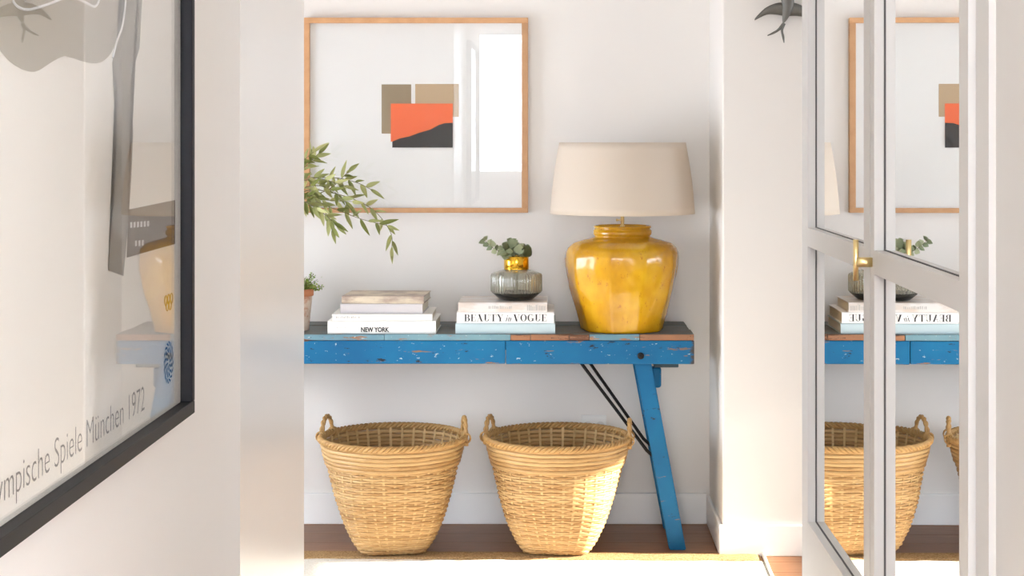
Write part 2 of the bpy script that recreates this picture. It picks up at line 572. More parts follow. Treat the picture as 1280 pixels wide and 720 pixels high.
cut('collage_paper', [(490.5, 184.5)] + edge + [(566, 184.5)], papers('paper_black', rgb(42, 40, 40)), .0040)

# ------------------------------------------------------------------ blue table
def paint_worn(name, blue, amount=0.5, woodc=(rgb(96, 68, 50), rgb(150, 112, 82)), specks=True, ends=False):
    m = mat(name, blue, 0.5, spec=.3)
    v = coords(m, (1, 1, 1))
    vs2 = coords(m, (1.0, 6, 6))
    big = noise_tex(m, v, 3.0, 4, .6)
    shade = mixc(m, ramp(m, big, [(.3, W0), (.7, W1)]), blue, tuple(c * f for c, f in zip(blue[:3], (1.9, 1.6, 1.35))) + (1,))
    gr = noise_tex(m, vs2, 9, 6, .65)
    wd_ = ramp(m, noise_tex(m, vs2, 14, 4, .6), [(.3, woodc[0]), (.7, woodc[1])])
    chips = ramp(m, noise_tex(m, vs2, 7, 8, .72), [(amount - .004, W0), (amount + .02, W1)])
    col = mixc(m, chips, shade, wd_)
    if specks:
        sp = ramp(m, noise_tex(m, coords(m, (1, 1.6, 1.6)), 34, 4, .75), [(.635, W0), (.66, W1)])
        col = mixc(m, sp, col, rgb(196, 208, 212))
    dk = ramp(m, noise_tex(m, coords(m, (1, 2.5, 2.5)), 20, 5, .7), [(.635, W0), (.67, W1)])
    col = mixc(m, dk, col, rgb(36, 34, 36))
    if ends:      # paint rubbed off at the right-hand end
        tc_ = nd(m, 'ShaderNodeTexCoord'); sx_ = nd(m, 'ShaderNodeSeparateXYZ'); lk(m, tc_.outputs['Object'], sx_.inputs[0])
        mr_ = nd(m, 'ShaderNodeMapRange'); mr_.inputs['From Min'].default_value = .43; mr_.inputs['From Max'].default_value = .483
        lk(m, sx_.outputs['X'], mr_.inputs['Value'])
        ml_ = nd(m, 'ShaderNodeMath', operation='MULTIPLY'); lk(m, mr_.outputs['Result'], ml_.inputs[0]); lk(m, noise_tex(m, vs2, 12, 5, .7), ml_.inputs[1])
        col = mixc(m, ramp(m, ml_.outputs[0], [(.36, W0), (.44, W1)]), col, rgb(72, 62, 58))
    base(m, col)
    bump(m, gr, 0.25, 0.002)
    return m
BLUE = rgb(4, 92, 140)
M_blue = paint_worn('blue_paint_worn', BLUE, .615, ends=True)
M_blue_leg = paint_worn('blue_paint_leg', rgb(4, 88, 136), .66, specks=False)
M_top = paint_worn('weathered_top', rgb(78, 88, 92), .57, (rgb(58, 46, 38), rgb(118, 88, 66)), False)
M_edge = paint_worn('worn_edge', rgb(96, 134, 152), .53, (rgb(96, 62, 42), rgb(168, 120, 84)), True)
TX0, TX1, TY0, TY1, TZ = -1.42, 0.481, 5.86, 6.285, .7605
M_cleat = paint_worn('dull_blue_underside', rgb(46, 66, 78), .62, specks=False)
tb = thing('trestle_table', 'weathered bright blue wooden trestle table with splayed legs against back wall', 'table', ((TX0 + TX1) / 2, (TY0 + TY1) / 2, 0))
def tobj(name, bm, m, parent=tb, smooth=False):
    o = obj(name, bm, m, parent, smooth)
    if parent is tb: o.location = -tb.location
    return o
# top planks, front one with a ragged edge strip in pieces
ys = [TY0 + .014, TY0 + .155, TY0 + .29, TY1]
for i in range(3):
    tobj('top_plank', B(TX0, TX1 - (.004 if i else 0), ys[i] + (.001 if i else 0), ys[i + 1] - .001, TZ - .022, TZ - (.001 if i == 1 else 0), .002, 1), M_top)
xs = [TX0, -.93, -.60, -.16, -.09, .045, .115, .29, TX1]
M_edgew = paint_worn('bare_edge_wood', rgb(134, 100, 76), .52, (rgb(70, 44, 32), rgb(120, 80, 56)), False)
for i in range(len(xs) - 1):
    bare = xs[i] > -.2
    dz = (0, .0015, 0, .003, .001, .0025, .0005, .001)[i]
    tobj('edge_strip', B(xs[i] + .001, xs[i + 1] - .001, TY0 + (.0005 if i % 2 else 0), TY0 + .014, TZ - .021, TZ - dz, .0015, 1), M_edge if (not bare or i == 6) else M_edgew)
# apron boards
z1a, z0a = TZ - .0225, .657
xj = at(632, 440, TY0).x
tobj('apron', B(TX0, xj - .0012, TY0 + .004, TY0 + .030, z0a, z1a, .0025), M_blue)
tobj('apron', B(xj + .0012, TX1, TY0 + .004, TY0 + .030, z0a - .001, z1a, .0025), M_blue)
tobj('rear_apron', B(TX0, TX1, TY1 - .028, TY1 - .002, z0a, z1a, .0025), M_blue)
for xx in (TX0 + .002, TX1 - .03):
    tobj('end_board', B(xx, xx + .026, TY0 + .031, TY1 - .029, z0a + .004, z1a, .002), M_blue)
def bolt(x, z):
    bm = bmesh.new()
    lathe(bm, [(.012, 0), (.012, .004), (.0085, .007), (.0085, .010), (.003, .0125)], 12)
    bmesh.ops.rotate(bm, verts=bm.verts[:], cent=(0, 0, 0), matrix=Matrix.Rotation(PI / 2, 3, 'X'))
    bmesh.ops.translate(bm, verts=bm.verts[:], vec=(x, TY0 + .0045, z))
    tobj('bolt', bm, M_iron)
def legbar(x_top, x_bot, y0, y1, z_top, w, m=M_blue_leg, name='leg'):
    bm = bmesh.new()
    d = Vector((x_bot - x_top, 0, -z_top))
    hw = w / 2 / (abs(d.z) / d.length)
    v = []
    for yy in (y0, y1):
        v.append([bm.verts.new((x, yy, z)) for x, z in ((x_top - hw, z_top), (x_top + hw, z_top), (x_bot + hw, 0), (x_bot - hw, 0))])
    bm.faces.new(v[0]); bm.faces.new(v[1][::-1])
    for i in range(4):
        j = (i + 1) % 4
        bm.faces.new((v[0][i], v[0][j], v[1][j], v[1][i]))
    bmesh.ops.recalc_face_normals(bm, faces=bm.faces)
    bmesh.ops.bevel(bm, geom=bm.edges[:], offset=.003, segments=2, affect='EDGES')
    return tobj(name, bm, m)
for sgn in (1, -1):
    mx = (TX0 + TX1) / 2
    f = (lambda x: x) if sgn == 1 else (lambda x: 2 * mx - x)
    xt, xb = at(803, 450, 5.90).x, at(847, 690, 5.90).x
    legbar(f(xt - .01), f(xb), TY0 + .031, TY0 + .078, .72, .058)
    legbar(f(xt - .01), f(xb), TY1 - .075, TY1 - .032, .72, .058)
    zs = .30; xs_ = xt + (xb - xt) * (.66 - zs) / .66
    x0, x1 = sorted((f(xs_ - .016), f(xs_ + .014)))
    tobj('stretcher', B(x0, x1, TY0 + .079, TY1 - .076, zs - .025, zs + .025, .002), M_blue_leg)
    x0, x1 = sorted((f(.345), f(.432)))
    tobj('cleat', B(x0, x1, TY0 + .035 + .045, TY1 - .08, .634, .6565, .003), M_cleat)
    x0, x1 = sorted((f(.338), f(.372)))
    tobj('hinge_block', B(x0, x1, TY0 + .090, TY0 + .14, .560, .634, .010, 3), M_blue_leg)
    bolt(f(at(801, 445, TY0).x), at(801, 445, TY0).z)
    for (y_, za, xa, zb_) in ((TY0 + .104, .672, at(722, 455, 5.95).x, .325), (TY1 - .085, .672, at(730, 455, 6.2).x - .012, .325)):
        bm = bmesh.new()
        xe = xt + (xb - xt) * (.66 - zb_) / .66 - .024
        tube(bm, [(f(xa - .012), y_, .69), (f(xa), y_, .664), (f(xe - .02), y_, zb_ + .012), (f(xe + .012), y_, zb_ - .018)], .0058, 8)
        tobj('brace_rod', bm, M_iron, smooth=True)

# ------------------------------------------------------------------ lamp
LXc, LYc = (778 - VX) * 6.02 / F, 6.02
S = F / 6.02
lamp = thing('table_lamp', 'table lamp with glazed mustard yellow faceted jar base and linen shade', 'lamp', (LXc, LYc, TZ))
facet = [0.25, .93, 1.55, 2.3, 2.95, 3.75, 4.45, 5.05, 5.68]
def pot_r(t, r, z):
    if z > .31: return r * (1 + .004 * math.sin(3 * t + 1))
    # flattened panels between irregular ridges
    best = None
    n = len(facet)
    for i in range(n):
        a0 = facet[i]; a1 = facet[(i + 1) % n] + (2 * PI if i == n - 1 else 0)
        tt = t if t >= facet[0] else t + 2 * PI
        wob = .10 * math.sin(z * 17 + i * 2.1)
        if a0 <= tt < a1:
            mid, half = (a0 + a1) / 2, (a1 - a0) / 2
            k_ = math.cos(half) / max(.2, math.cos(tt - mid))
            amt = .80 * min(1, max(0, (.318 - z) / .06))
            best = r * (1 - amt * .85 * (1 - k_))
    p = Vector((math.cos(t) * 2.2, math.sin(t) * 2.2, z * 9))
    return best * (1.035 + .022 * noise.noise(p) + .007 * noise.noise(p * 3.1))
prof_px = [(50, 417.5), (51.5, 416.5), (52, 413), (54, 405), (58, 390), (62, 377), (65.5, 365), (68.5, 350), (70.3, 338), (70.6, 330), (69.5, 322), (66, 315.5), (59, 309.5), (50, 306), (40, 303.5), (35.5, 302), (34.5, 300.5), (36, 299), (36.5, 297), (36.5, 294), (35, 292.5), (34.6, 291), (36, 290), (35.5, 288.2), (33, 287.5)]
zb0 = 417.5
prof = []
for i in range(len(prof_px) - 1):
    (r0, y0_), (r1, y1_) = prof_px[i], prof_px[i + 1]
    n_ = max(1, int(abs(y1_ - y0_) / 3))
    for q in range(n_):
        s = q / n_
        prof.append(((r0 + (r1 - r0) * s) / S, (zb0 - (y0_ + (y1_ - y0_) * s)) / S))
prof.append((33 / S, 130 / S))
prof += [(30 / S, 129.6 / S), (28 / S, 127 / S), (10 / S, 126.5 / S)]
m = mat('mustard_glaze', rgb(222, 160, 22), 0.24, coat=0.25)
v = coords(m, (1, 1, .6))
n1 = noise_tex(m, v, 7, 4, .6)
gcol = ramp(m, n1, [(.25, rgb(176, 118, 6)), (.5, rgb(210, 154, 14)), (.75, rgb(230, 184, 40))])
crk = ramp(m, noise_tex(m, v, 60, 3, .7), [(.62, W0), (.72, W1)])
base(m, mixc(m, crk, gcol, rgb(182, 112, 16)))
bump(m, noise_tex(m, v, 18, 2), .25, .004)
M_glaze = m
bm = bmesh.new(); lathe(bm, prof, 144, pot_r)
obj('jar_base', bm, M_glaze, lamp, True)
bm = bmesh.new()
lathe(bm, [(.0085, .362), (.0085, .372), (.0065, .374), (.0065, .46)], 16)
obj('stem', bm, M_brass, lamp, True)
bm = bmesh.new(); tube(bm, [(-.004, -.004, .392), (-.018, -.010, .392)], .0025, 8); tube(bm, [(-.018, -.010, .392), (-.022, -.012, .392)], .0045, 10)
obj('switch_knob', bm, M_brass, lamp, True)
# shade: linen drum, open top and bottom
zsb, zst = (417.5 - 272.5) / S, (417.5 - 184) / S
rb, rt = 90.5 / S, 79 / S
M_linen = mat('linen_shade', rgb(222, 208, 190), 0.9, spec=0.1)
v1 = coords(M_linen, (1, 1, 1))
wv = noise_tex(M_linen, coords(M_linen, (30, 30, 260)), 1, 4, .7); wv2 = noise_tex(M_linen, coords(M_linen, (220, 220, 18)), 1, 4, .7)
ad = nd(M_linen, 'ShaderNodeMath', operation='ADD'); lk(M_linen, wv, ad.inputs[0]); lk(M_linen, wv2, ad.inputs[1])
base(M_linen, ramp(M_linen, ad.outputs[0], [(.35, rgb(206, 190, 170)), (.65, rgb(230, 218, 202))]))
bump(M_linen, ad.outputs[0], .25, .001)
pb = M_linen.node_tree.nodes['Principled BSDF']
tl = nd(M_linen, 'ShaderNodeBsdfTranslucent'); tl.inputs['Color'].default_value = rgb(232, 212, 186)
mx_ = nd(M_linen, 'ShaderNodeMixShader'); mx_.inputs['Fac'].default_value = .28
lk(M_linen, pb.outputs['BSDF'], mx_.inputs[1]); lk(M_linen, tl.outputs['BSDF'], mx_.inputs[2])
lk(M_linen, mx_.outputs['Shader'], M_linen.node_tree.nodes['Material Output'].inputs['Surface'])
bm = bmesh.new()
nz = 10
outer = [(rb + (rt - rb) * i / nz + .004 * math.sin(PI * i / nz), zsb + (zst - zsb) * i / nz) for i in range(nz + 1)]
inner = [(r - .0025, z) for r, z in outer[::-1]]
rr = lathe(bm, outer + inner, 96, None, False, False)
a_, b_ = rr[-1], rr[0]
for i in range(96): bm.faces.new((a_[i], a_[(i + 1) % 96], b_[(i + 1) % 96], b_[i]))
sh = obj('lamp_shade', bm, M_linen, lamp, True)
bm = bmesh.new()
for zz, r_ in ((zst - .004, rt - .004), (zsb + .004, rb - .004)):
    tube(bm, [(r_ * math.cos(i * PI / 24), r_ * math.sin(i * PI / 24), zz) for i in range(48)], .002, 6, True)
for i in range(3):
    a = i * 2 * PI / 3 + .4
    tube(bm, [(0.012 * math.cos(a), .012 * math.sin(a), zst - .05), ((rt - .004) * math.cos(a), (rt - .004) * math.sin(a), zst - .004)], .0018, 6)
obj('shade_carrier', bm, M_brass, sh, True)
bm = bmesh.new(); lathe(bm, [(.013, .455), (.019, .46), (.019, .52), (.014, .525)], 20); obj('bulb_socket', bm, M_brass, lamp, True)
bm = bmesh.new(); lathe(bm, [(.012, .525), (.014, .54), (.028, .57), (.031, .59), (.026, .612), (.012, .624), (.003, .626)], 24)
obj('bulb', bm, mat('opal_bulb', rgb(240, 238, 230), .3), lamp, True)

# ------------------------------------------------------------------ books
M_pages = mat('book_pages', rgb(226, 219, 205), 0.85, spec=.1)
bump(M_pages, noise_tex(M_pages, coords(M_pages, (2, 2, 900)), 1, 2), .4, .001)
def cover_mat(name, c, c2=None, rough=.45):
    m = mat(name, c, rough)
    if c2:
        base(m, ramp(m, noise_tex(m, coords(m, (1, 1.5, 3)), 9, 5, .6), [(.42, c), (.6, c2)]))
    return m
def book(label, x0, x1, z0, z1, cm, yfront, depth, rz=0.0, group=None, pages=M_pages, tc=.003):
    """spine towards -Y"""
    w, hgt = x1 - x0, z1 - z0
    t = thing('book', label, 'book', ((x0 + x1) / 2, yfront + depth / 2, z0), rz, group)
    h2, w2 = depth / 2, w / 2
    bm = bmesh.new()
    box(bm, -w2, w2, -h2 + .004, h2, 0, tc)
    box(bm, -w2, w2, -h2 + .004, h2, hgt - tc, hgt)
    # rounded spine
    n_ = 8
    ring = []
    for i in range(n_ + 1):
        a = -PI / 2 + PI * i / n_
        ring.append((-h2 + .0045 - .0045 * max(0, math.cos(a)) ** .6, hgt / 2 + hgt / 2 * math.sin(a)))
    L = [bm.verts.new((-w2, y_, z_)) for y_, z_ in ring]; R = [bm.verts.new((w2, y_, z_)) for y_, z_ in ring]
    for i in range(n_): bm.faces.new((L[i], R[i], R[i + 1], L[i + 1]))
    L2 = [bm.verts.new((-w2, -h2 + .0065, z_)) for z_ in (0, hgt)]; R2 = [bm.verts.new((w2, -h2 + .0065, z_)) for z_ in (0, hgt)]
    bm.faces.new((L2[0], L2[1], R2[1], R2[0])); bm.faces.new(L + [L2[1], L2[0]]); bm.faces.new(R[::-1] + [R2[0], R2[1]])
    obj('cover', bm, cm, t)
    obj('page_block', B(-w2 + .003, w2 - .003, -h2 + .0066, h2 - .004, tc, hgt - tc), pages, t)
    return t
def bx(px): return (px - VX) * 5.885 / F
BZ = F / 5.885
YS = 5.873
# left stack of four
zz = TZ
M_wb = cover_mat('white_cover', rgb(243, 241, 236))
n1b = book('thick white book lettered NEW YORK at bottom of the stack beside the potted plant', bx(410), bx(545), zz, zz + 16 / BZ, M_wb, YS, .27); zz += 16 / BZ
n2b = book('white book with faint grey print lying on the NEW YORK book', bx(415), bx(540), zz, zz + 8.5 / BZ, cover_mat('white_cover_warm', rgb(240, 237, 230)), YS + .004, .26, .012); zz += 8.5 / BZ
n3b = book('pale lilac grey book under the worn beige book', bx(426), bx(529), zz, zz + 12.5 / BZ, cover_mat('lilac_cover', rgb(200, 195, 196)), YS + .016, .24, -.02); zz += 12.5 / BZ
n4b = book('worn beige and brown book on top of the four-book stack', bx(428), bx(531), zz, zz + 9.5 / BZ, cover_mat('beige_cover', rgb(210, 196, 172), rgb(160, 140, 126)), YS + .018, .23, -.035)
for bk, n_ in ((n4b, 1),):
    pass
# right stack of three
z2 = TZ
r1b = book('pale blue cloth book at bottom of the stack under the smoked glass vase', bx(569.5), bx(694), z2, z2 + 13 / BZ, cover_mat('pale_blue_cover', rgb(192, 210, 214)), YS, .29); z2 += 13 / BZ
r2b = book('white book with large black serif capitals on its spine, resting on pale blue book', bx(571), bx(692.5), z2, z2 + 14 / BZ, cover_mat('white_cover_b', rgb(245, 243, 240)), YS + .002, .285); z2 += 14 / BZ
r3b = book('white and pink patterned book directly beneath the smoked glass vase', bx(573), bx(684), z2, z2 + 12 / BZ, cover_mat('print_cover', rgb(226, 222, 218), rgb(214, 200, 188)), YS + .003, .25); z2 += 12 / BZ
M_ink2 = mat('book_ink', rgb(40, 40, 42), .7); M_ink3 = mat('book_ink_faint', rgb(186, 182, 178), .7)
# NEW YORK
me = text_mesh('NEW YORK', .0215, 1.0, .0009)
wm = max(v.co.x for v in me.vertices)
words('NEW YORK', .0215, M_ink2, n1b, (bx(451.5) - n1b.location.x, -.1353, .0080), (PI / 2, 0, 0), (1, 0, 0), (35.5 / BZ) / wm, .0009)
def marks(parent, x0, x1, z, h, m, ax, step=.0045, yy=None):
    bm = bmesh.new(); x = x0
    rnd = random.Random(int(abs(x0) * 1e5))
    while x < x1:
        wv_ = step * rnd.uniform(.3, .75)
        box(bm, x, x + wv_, yy, yy + .0006, z, z + h * rnd.uniform(.6, 1)); x += step
    obj('small_print', bm, m, parent)
marks(n1b, bx(452) - n1b.location.x, bx(472) - n1b.location.x, .0335, .003, M_ink3, 0, .0035, -.1352)
marks(n1b, bx(416) - n1b.location.x, bx(433) - n1b.location.x, .021, .002, M_ink3, 0, .004, -.1354)
marks(n1b, bx(518) - n1b.location.x, bx(531) - n1b.location.x, .020, .002, M_ink3, 0, .004, -.1354)
marks(n2b, bx(420) - n2b.location.x, bx(450) - n2b.location.x, .010, .008, M_ink3, 0, .0065, -.1304)
marks(r3b, bx(611) - r3b.location.x, bx(640) - r3b.location.x, .012, .011, M_ink3, 0, .0065, -.1254)
marks(r3b, bx(659) - r3b.location.x, bx(682) - r3b.location.x, .006, .022, M_ink3, 0, .006, -.1254)
# high-contrast serif lettering, cap height 1
def glyph(bm, ch, ox, s, oz, yy):
    def poly(pts):
        bm.faces.new([bm.verts.new((ox + x * s, yy, oz + z * s)) for x, z in pts])
    T, Hh = .17, .035
    def stem(x, w=T, z0=0, z1=1): poly([(x, z0), (x + w, z0), (x + w, z1), (x, z1)])
    def hair(x0, x1, z): poly([(x0, z), (x1, z), (x1, z + Hh), (x0, z + Hh)])
    def bowl(cx, cz, rx, rz, tx, a0, a1, tz=Hh):
        n_ = 14
        for i in range(n_):
            p = []
            for a, o in ((a0 + (a1 - a0) * i / n_, 1), (a0 + (a1 - a0) * (i + 1) / n_, 1), (a0 + (a1 - a0) * (i + 1) / n_, 0), (a0 + (a1 - a0) * i / n_, 0)):
                p.append((cx + (rx - (0 if o else tx)) * math.cos(a), cz + (rz - (0 if o else tz)) * math.sin(a)))
            poly(p)
    def diag(x0, x1, w, z0=0, z1=1): poly([(x0, z0), (x0 + w, z0), (x1 + w, z1), (x1, z1)])
    if ch == 'B':
        stem(.08); hair(0, .4, 0); hair(0, .4, 1 - Hh); hair(.2, .4, .5)
        bowl(.36, .75, .26, .25, .15, -PI / 2, PI / 2); bowl(.36, .26, .32, .27, .17, -PI / 2, PI / 2); return .78
    if ch == 'E':
        stem(.08); hair(0, .62, 0); hair(0, .6, 1 - Hh); hair(.2, .44, .5); stem(.58, .035, 0, .28); stem(.565, .035, .74, 1); stem(.42, .03, .38, .64); return .74
    if ch == 'A':
        diag(.06, .40, .03); diag(.68, .36, -.18); hair(.18, .55, .3); hair(0, .2, 0); hair(.42, .78, 0); return .84
    if ch == 'U':
        stem(.10, T, .25, 1); stem(.60, .03, .25, 1); hair(0, .36, 1 - Hh); hair(.48, .74, 1 - Hh)
        bowl(.365, .27, .265, .27, .12, PI, 2 * PI); return .80
    if ch == 'T':
        stem(.27); hair(.17, .54, 0); hair(.0, .71, 1 - Hh); stem(.0, .035, .70, 1); stem(.675, .035, .70, 1); return .78
    if ch == 'Y':
        stem(.32, T, 0, .45); diag(.32, .06, .18, .42, 1); diag(.47, .68, .03, .42, 1); hair(.22, .60, 0); hair(-.02, .32, 1 - Hh); hair(.54, .80, 1 - Hh); return .84
    if ch == 'V':
        diag(.32, .06, .19); diag(.40, .68, .03); hair(-.02, .34, 1 - Hh); hair(.54, .80, 1 - Hh); return .84
    if ch == 'O':
        bowl(.40, .5, .38, .51, .17, 0, 2 * PI); return .86
    if ch == 'G':
        bowl(.40, .5, .38, .51, .17, .30 * PI, 1.75 * PI); stem(.58, .15, .05, .42); hair(.46, .80, .40); stem(.64, .03, .72, .98); return .90
    if ch == 'i':
        diag(.0, .14, .09, 0, .55); diag(.17, .20, .09, .72, .84); return .26
    if ch == 'n':
        diag(.0, .14, .09, 0, .55); diag(.22, .36, .09, 0, .50); diag(.10, .34, .03, .35, .56); return .44
    return .3
s = 8.8 / BZ
def run(bm, s, ox, yy):
    x = ox
    for ch in 'BEAUTY in VOGUE':
        x += glyph(bm, ch, x, s, 2.3 / BZ, yy) * s if ch != ' ' else .22 * s
    return x
tmp = bmesh.new(); wtot = run(tmp, 1.0, 0, 0); tmp.free()
xs0 = bx(580.5) - r2b.location.x
kx = (104 / BZ) / (wtot * s)
x = 0.0
for wd_ in ('BEAUTY', 'in', 'VOGUE'):
    bm = bmesh.new()
    for ch in wd_: x += glyph(bm, ch, x, s, 2.7 / BZ, -.1434) * s
    for v_ in bm.verts: v_.co.x = xs0 + v_.co.x * kx
    obj('lettering', bm, M_ink2, r2b, recalc=False)
    x += .22 * s

# ------------------------------------------------------------------ smoked glass vase
vx, vy = bx(645.5) , YS + .115
SV = F / vy
vase = thing('bud_vase', 'small ribbed smoked glass vase with gold collar on the book stack', 'vase', (vx + (645.5 - VX) * (vy - 5.885) / F, vy, z2 + .0003))
M_smoke = mat('smoked_glass', rgb(226, 225, 214), 0.03)
p = M_smoke.node_tree.nodes['Principled BSDF']
p.inputs['Transmission Weight'].default_value = .92; p.inputs['IOR'].default_value = 1.45
def ribs(t, r, z):
    k_ = 1.0 if .018 < z < .098 else 0.0
    return r + k_ * .0014 * math.cos(t * 48)
pv = [(.052, .0), (.058, .002), (.073, .014), (.086, .026), (.0905, .032), (.0905, .060), (.0905, .086), (.088, .092), (.074, .099), (.058, .104), (.046, .107), (.043, .109), (.043, .150)]
inn = [(r - .005, max(z, .0075)) for r, z in pv[1:]][::-1]
bm = bmesh.new()
n_ = 336
rr = lathe(bm, pv + [(.040, .150)] + inn, n_, ribs, True, True)
obj('glass_body', bm, M_smoke, vase, True)
M_smoked = mat('smoked_base_glass', rgb(46, 44, 38), 0.08)
bm = bmesh.new(); lathe(bm, [(.050, -.0001), (.0585, .0016), (.0735, .0136), (.087, .0256), (.0875, .027), (.0735, .016), (.05, .008)], 96); obj('heavy_base', bm, M_smoked, vase, True)
bm = bmesh.new(); lathe(bm, [(.0436, .108), (.0445, .109), (.0445, .1535), (.0432, .155), (.041, .1535), (.0405, .1525)], 48, None, False, False); obj('gold_collar', bm, mat('polished_gold', rgb(238, 186, 62), .12, 1.0), vase, True)

# ------------------------------------------------------------------ leaves
def leaf_mat(name, c0, c1, trans=.35):
    m = mat(name, c0, .5, spec=.3)
    oi = nd(m, 'ShaderNodeObjectInfo')
    col = ramp(m, oi.outputs['Random'], [(0, c0), (1, c1)])
    base(m, col)
    pb_ = m.node_tree.nodes['Principled BSDF']
    tl_ = nd(m, 'ShaderNodeBsdfTranslucent'); lk(m, col, tl_.inputs['Color'])
    mx2 = nd(m, 'ShaderNodeMixShader'); mx2.inputs['Fac'].default_value = trans
    lk(m, pb_.outputs['BSDF'], mx2.inputs[1]); lk(m, tl_.outputs['BSDF'], mx2.inputs[2])
    lk(m, mx2.outputs['Shader'], m.node_tree.nodes['Material Output'].inputs['Surface'])
    return m
def leaf_mesh(name, L, W, cup, curl, m, n_=8, rnd=.5):
    """blade along +X from the origin, face +Z, thin solid"""
    bm = bmesh.new(); rows = []
    for i in range(n_ + 1):
        t = i / n_
        wv_ = W * (math.sin(PI * t ** rnd)) ** .9 * .5 + .0004
        zc_ = -curl * t * t * L
        x = L * t
        rows.append([bm.verts.new((x, yy * wv_, zc_ + cup * abs(yy) * wv_)) for yy in (-1, -.5, 0, .5, 1)])
    for a, b in zip(rows, rows[1:]):
        for k_ in range(4): bm.faces.new((a[k_], a[k_ + 1], b[k_ + 1], b[k_]))
    ret = bmesh.ops.solidify(bm, geom=bm.faces[:], thickness=.0005)
    me = bpy.data.meshes.new(name); bm.to_mesh(me); bm.free()
    me.polygons.foreach_set('use_smooth', [True] * len(me.polygons)); me.materials.append(m)
    return me
def place_leaf(me, parent, pos, direction, normal, scale=1.0):
    d = Vector(direction).normalized(); n = Vector(normal); n = (n - d * n.dot(d))
    n = n.normalized() if n.length > 1e-5 else d.orthogonal().normalized()
    s_ = n.cross(d)
    R = Matrix((d, s_, n)).transposed().to_4x4()
    o = bpy.data.objects.new('leaf', me); C.objects.link(o); o.parent = parent
    o.matrix_local = Matrix.Translation(Vector(pos) - parent.location) @ R @ Matrix.Scale(scale, 4)
    return o
# round-leaf sprig in the vase
M_euc = leaf_mat('silver_leaf', rgb(158, 170, 138), rgb(220, 224, 190))
M_stem = mat('stem_green', rgb(120, 112, 76), .6)
sprig = thing('eucalyptus_sprig', 'short sprig of round grey-green eucalyptus leaves in the smoked glass vase', 'plant', vase.location + Vector((0, 0, .02)))
yv = vy
def sp(px, py, dy=0): return at(px, py, yv + dy)
rl = [leaf_mesh('round_leaf', .030, .030, .15, .1, M_euc, 8, .8), leaf_mesh('round_leaf', .026, .021, .25, .25, M_euc, 8, .7)]
stems = [[(645, 372, 0), (645, 325, 0), (634, 318, -.01), (618, 311, -.02), (603, 298, -.02)], [(645, 372, .01), (645, 325, 0), (643, 312, .0), (640, 300, .0)], [(647, 372, .01), (648, 325, 0), (653, 316, 0), (656, 308, .01)], [(644, 372, 0), (642, 325, -.01), (634, 316, -.03), (628, 308, -.03)]]
rs = random.Random(3)
for st in stems:
    pts = bezier_pts([sp(*q) for q in st], 24)
    bm = bmesh.new(); tube(bm, pts, [.0016 - .0009 * i / 24 for i in range(25)], 6); o = obj('stem', bm, M_stem, sprig, True); o.location = -sprig.location
    for i in range(11, 25, 2):
        tdir = (pts[min(i + 1, 24)] - pts[i - 1]).normalized()
        for sg in (-1, 1):
            side = tdir.cross(Vector((0, -1, 0))).normalized() * sg
            d = tdir * rs.uniform(.2, .8) + side * 1 + Vector((0, rs.uniform(-.7, .3), 0))
            place_leaf(rs.choice(rl), sprig, pts[i], d, Vector((rs.uniform(-.4, .4), -1, rs.uniform(-.2, .9))), rs.uniform(.65, 1.0))
for (px, py, dx, dz, sc) in ((648, 318, .1, 1, 1.25), (655, 320, .5, .7, 1.35), (641, 320, -.2, 1, 1.0), (637, 322, -.7, .4, 1.1), (640, 310, -.1, 1, 1.2)):
    place_leaf(rl[0], sprig, sp(px, py, -.02), (dx, -.1, dz), (.1, -1, .3), sc)

# long-leaved branches in a jug at the left end of the table
jx, jy = at(300, 415, 6.06).x, 6.06
jug = thing('ceramic_jug', 'cream ceramic jug holding the long leafy branches on the blue table', 'jug', (jx, jy, TZ))
bm = bmesh.new()
lathe(bm, [(.05, 0), (.056, .003), (.075, .03), (.085, .07), (.083, .11), (.066, .155), (.05, .185), (.048, .20), (.056, .222), (.053, .224), (.044, .20), (.046, .18), (.078, .10), (.07, .03), (.03, .012)], 48)
M_cer = mat('cream_ceramic', rgb(232, 224, 208), .3)
obj('jug_body', bm, M_cer, jug, True)
bm = bmesh.new(); tube(bm, bezier_pts([(-.052, 0, .205), (-.10, 0, .20), (-.122, 0, .15), (-.11, 0, .10), (-.083, 0, .085)], 20), .0085, 10, flat=.7); obj('handle', bm, M_cer, jug, True)
br = thing('leafy_branches', 'drooping willow-leaf green branches above the potted herb, overlapping the oak picture frame', 'plant', (jx, jy, TZ + .03))
M_leaf = leaf_mat('willow_leaf', rgb(150, 158, 90), rgb(222, 222, 168), .45)
ll = [leaf_mesh('long_leaf', .074, .0165, .3, .12, M_leaf, 9, .72), leaf_mesh('long_leaf', .064, .0175, .2, -.12, M_leaf, 9, .68), leaf_mesh('long_leaf', .056, .019, .35, .25, M_leaf, 9, .7)]
